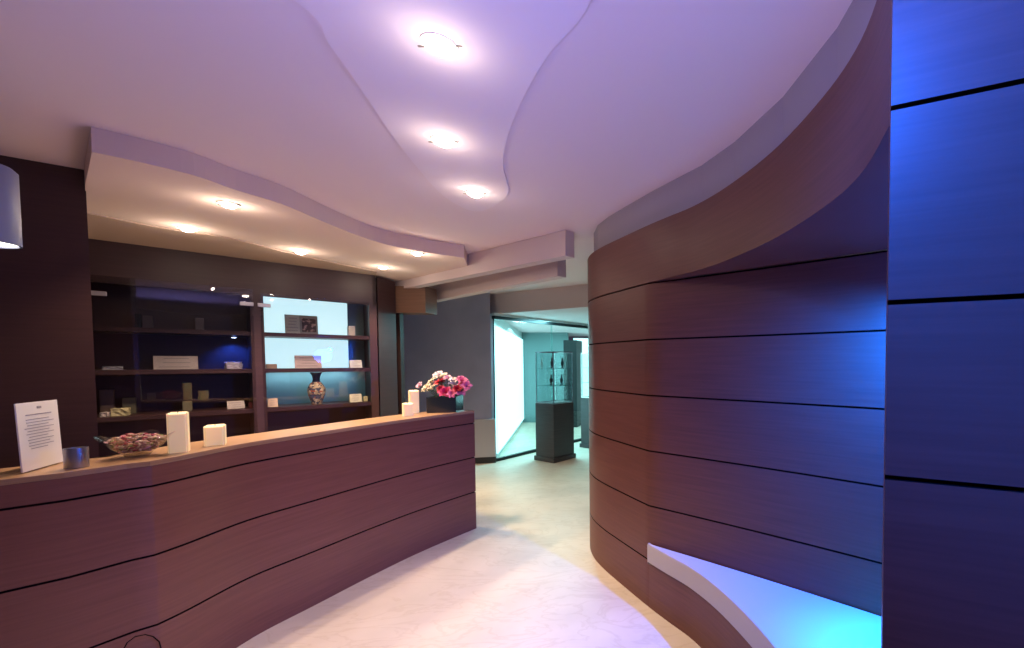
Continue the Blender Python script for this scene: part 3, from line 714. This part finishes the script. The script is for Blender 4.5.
for i, (px, py, k, s, lb) in enumerate(fl):
    dd = c.y + ((i*37) % 7-3)*.025 + (-.05 if py > 385 else .03) - (.09 if k == 'deep red' else 0)
    p = PD(px, py, dd); R_ = .034*s*1.42
    rt = empty('rose', tuple(p), 0, lb, 'flower', 'roses in the dark planter')
    o = obj('bloom', rose_mesh(i, R_), RM[k], smooth=True); o.parent = rt
    dirv = (p-(c+Vector((0, 0, hP*.6)))).normalized(); o.rotation_euler = Vector((dirv.x*1.2, dirv.y*1.2-.9, dirv.z+.5)).to_track_quat('Z', 'Y').to_euler()
    e_ = c+Vector((max(-.09, min(.09, (p.x-c.x)*.5)), 0, hP*.8+.01))-p
    m_ = e_*.5+Vector((0, 0, .01)); bm = bmesh.new(); tube(bm, [(0, 0, -.008), tuple(m_), tuple(e_)], .0025, 6); o = obj('stem', bm, STEM); o.parent = rt
    bm = bmesh.new(); pts = [(0, 0, 0), (.015, .012, .002), (.045, 0, -.006), (.015, -.012, .002)]
    for aa in (0.3+i, 2.5+i):
        M = Matrix.Translation(m_*.7) @ Matrix.Rotation(aa, 4, 'Z'); vs = [bm.verts.new(M @ Vector(v)) for v in pts]; bm.faces.new((vs[0], vs[1], vs[2])); bm.faces.new((vs[0], vs[2], vs[3]))
    o = obj('leaf', bm, LEAF); o.parent = rt
    sd_ = o.modifiers.new('thick', 'SOLIDIFY'); sd_.thickness = .0012

# ------------------------------------------------------------------ hanging lamp at the left edge
lc = PD(-34, 240, 1.55); r = 30*1.55/F; zt = PD(-8, 160, 1.55).z; zb = PD(-8, 241, 1.55).z
SHADE = mat('blue_grey_shade', (.20, .22, .36), .45)
pen = empty('pendant_lamp', (lc.x, lc.y, CEIL), 0, 'blue grey cylindrical hanging lamp at the left edge', 'lamp')
def padd(n, bm, m, sm=True):
    o = obj(n, bm, m, smooth=sm); o.parent = pen; return o
bm = bmesh.new(); lathe(bm, [(r, zb-CEIL), (r, zt-CEIL-.015), (r-.012, zt-CEIL), (.01, zt-CEIL), (.01, zt-CEIL-.006), (r-.016, zt-CEIL-.008), (r-.006, zt-CEIL-.02), (r-.006, zb-CEIL)], seg=48, cap=False); padd('shade', bm, SHADE)
bm = bmesh.new(); lathe(bm, [(.001, zb-CEIL+.006), (r-.008, zb-CEIL+.006), (r-.008, zb-CEIL+.012), (.001, zb-CEIL+.012)], seg=40, cap=False); padd('diffuser', bm, mat('lamp_diffuser', (1, 1, 1), emit=(1, .95, .78), es=4))
bm = bmesh.new(); tube(bm, [(0, 0, 0), (0, 0, zt-CEIL)], .004); padd('cord', bm, BASEB)
bm = bmesh.new(); lathe(bm, [(.045, 0), (.045, -.015), (.04, -.02)]); padd('ceiling_rose', bm, SHADE)

# ------------------------------------------------------------------ downlights
RINGW = mat('white_ring', (.8, .75, .72), .5)
RING = mat('downlight_ring', (.25, .22, .2), .4, metal=.5)
def downlight(x, y, z, label, power, grp, glow=1.0, r=.035, blend=.5, ang_=95):
    p = PZ(x, y, z); e = empty('recessed_downlight', (p.x, p.y, z), 0, label, 'ceiling light', grp)
    bm = bmesh.new(); lathe(bm, [(r, .0), (r+.003, -.005), (r+.016, -.004), (r+.018, 0)], seg=32, cap=False); o = obj('trim_ring', bm, RINGW, smooth=True); o.parent = e
    bm = bmesh.new(); lathe(bm, [(.001, -.002), (r*.95, -.002), (r*.9, -.012), (r*.6, -.020), (.001, -.024)], seg=24, cap=False); o = obj('bulb', bm, LAMP, smooth=True); o.parent = e
    bm = bmesh.new(); bm.free()
    for sg in (-1, 1):
        bm = bmesh.new(); box(bm, Vector((sg*(r+.022), 0, -.004)), (.02, .006, .003)); o = obj('spring_clip', bm, RING); o.parent = e
    ld = bpy.data.lights.new('downlight_beam', 'SPOT'); ld.energy = power; ld.color = (1, .72, .49); ld.spot_size = math.radians(ang_); ld.spot_blend = blend; ld.shadow_soft_size = .03
    l = bpy.data.objects.new('downlight_beam', ld); COL.objects.link(l); l.location = (p.x, p.y, z-.03)
    pd_ = bpy.data.lights.new('added_downlight_halo', 'POINT'); pd_.energy = glow; pd_.color = (1, .80, .62); pd_.shadow_soft_size = .012  # added lamp hung below each fitting to spread a halo on the plaster
    l = bpy.data.objects.new('added_downlight_halo', pd_); COL.objects.link(l); l.location = (p.x, p.y, z-.10); return e
for (x, y, lb) in ((440, 45, 'nearest and largest of the three centre downlights'), (444, 141, 'middle one of the three centre downlights'), (475, 193, 'farthest of the three centre downlights')):
    downlight(x, y, CEIL-.02, lb, 66, 'centre ceiling downlights', .55, .038, 1.0, 98)
for (x, y, lb) in ((229, 204, 'soffit downlight nearest the wavy soffit edge at left'), (187.5, 228.5, 'soffit downlight furthest left, on the darker strip edge'), (300.5, 251.5, 'soffit downlight in the middle of the back row'),
                   (383, 267, 'soffit downlight near the shelving corner'), (417, 253, 'soffit downlight nearest the plaster beam')):
    downlight(x, y, SOF-(.008 if (x, y) != (229, 204) and x < 310 else 0)-.001, lb, 80, 'soffit downlights', 1.2, .033, .6, 120)

# ------------------------------------------------------------------ lights
def area(name, loc, rot, size, power, col, sy=None, spread=None):
    ld = bpy.data.lights.new(name, 'AREA'); ld.energy = power; ld.color = col; ld.size = size
    if sy: ld.shape = 'RECTANGLE'; ld.size_y = sy
    if spread: ld.spread = math.radians(spread)
    o = bpy.data.objects.new(name, ld); COL.objects.link(o); o.location = loc; o.rotation_euler = rot; return o
def aim(o, t): o.rotation_euler = (Vector(t)-o.location).to_track_quat('-Z', 'Y').to_euler(); return o
def spot(name, loc, t, power, col, deg=60, blend=.6, soft=.05):
    ld = bpy.data.lights.new(name, 'SPOT'); ld.energy = power; ld.color = col; ld.spot_size = math.radians(deg); ld.spot_blend = blend; ld.shadow_soft_size = soft
    o = bpy.data.objects.new(name, ld); COL.objects.link(o); o.location = loc; aim(o, t); return o
def point(name, loc, power, col, soft=.05):
    ld = bpy.data.lights.new(name, 'POINT'); ld.energy = power; ld.color = col; ld.shadow_soft_size = soft
    o = bpy.data.objects.new(name, ld); COL.objects.link(o); o.location = loc; return o
# niche: blue strip on the back of the pier, cyan low
point('niche_blue_lamp', (1.02, 1.28, 1.62), 24, (.02, .10, 1.0), .14)
spot('niche_blue_spot', (1.00, 1.42, 1.74), (.80, 1.78, 1.25), 380, (.0, .13, 1.0), 130, 1.0, .02)
spot('niche_cyan_lamp', (.95, 1.22, 1.0), (.74, 1.44, .4), 130, (.0, .50, 1.0), 62, 1.0, .02)
# blue spot on the pier
spot('pier_blue_spot', (-.12, -.10, 2.5), (.56, .68, 1.86), 330, (.0, .115, 1.0), 66, .9)
# blue spot in the cabinet
spot('cabinet_blue_spot', tuple(W(s_, .22, zs[0]-.045)), tuple(W(s_, .36, zs[1]+.05)), 14, (.02, .10, 1.0), 95, .8, .01)
# strip under middle shelf of the backlit section
aim(area('shelf_strip', tuple(W((sm1+gl1)/2, .30, zs[1]-.03)), (0, 0, 0), .7, 1.0, (.6, .9, 1.0), .03), tuple(W((sm1+gl1)/2, .42, zs[1]-.25)))
# showroom light
area('showroom_light', (-2.9, 9.0, 2.15), (0, 0, 0), 1.4, 26, (.45, .95, 1.0), 2.0)
area('added_corridor_fill', (-2.2, 7.0, 2.2), (0, 0, 0), .4, 60, (.35, .9, 1.0), .4)  # added lamp without a fitting, carries the cyan showroom glow onto the floor
# added purple lamps without fittings, in place of an unseen cove light
spot('added_purple_fill', (-.35, 0, 1.5), (-.38, .35, 2.5), 80, (.36, .33, 1.0), 132, 1.0, .03)
spot('added_purple_fill', (-1.2, 1.9, .3), (-1.15, 2.2, 2.5), 14, (.60, .40, 1.0), 110, 1.0, .03)
w = bpy.data.worlds.new('world'); sc.world = w; w.use_nodes = True
w.node_tree.nodes['Background'].inputs[0].default_value = (.50, .38, .62, 1); w.node_tree.nodes['Background'].inputs[1].default_value = .07

vs = sc.view_settings; vs.view_transform = 'Standard'; vs.look = 'None'; vs.gamma = 1; vs.use_curve_mapping = False; vs.exposure = 0.25
sc.cycles.use_denoising = True; sc.cycles.max_bounces = 8; sc.cycles.transparent_max_bounces = 16
sc.cycles.sample_clamp_indirect = 6
sc.render.film_transparent = False
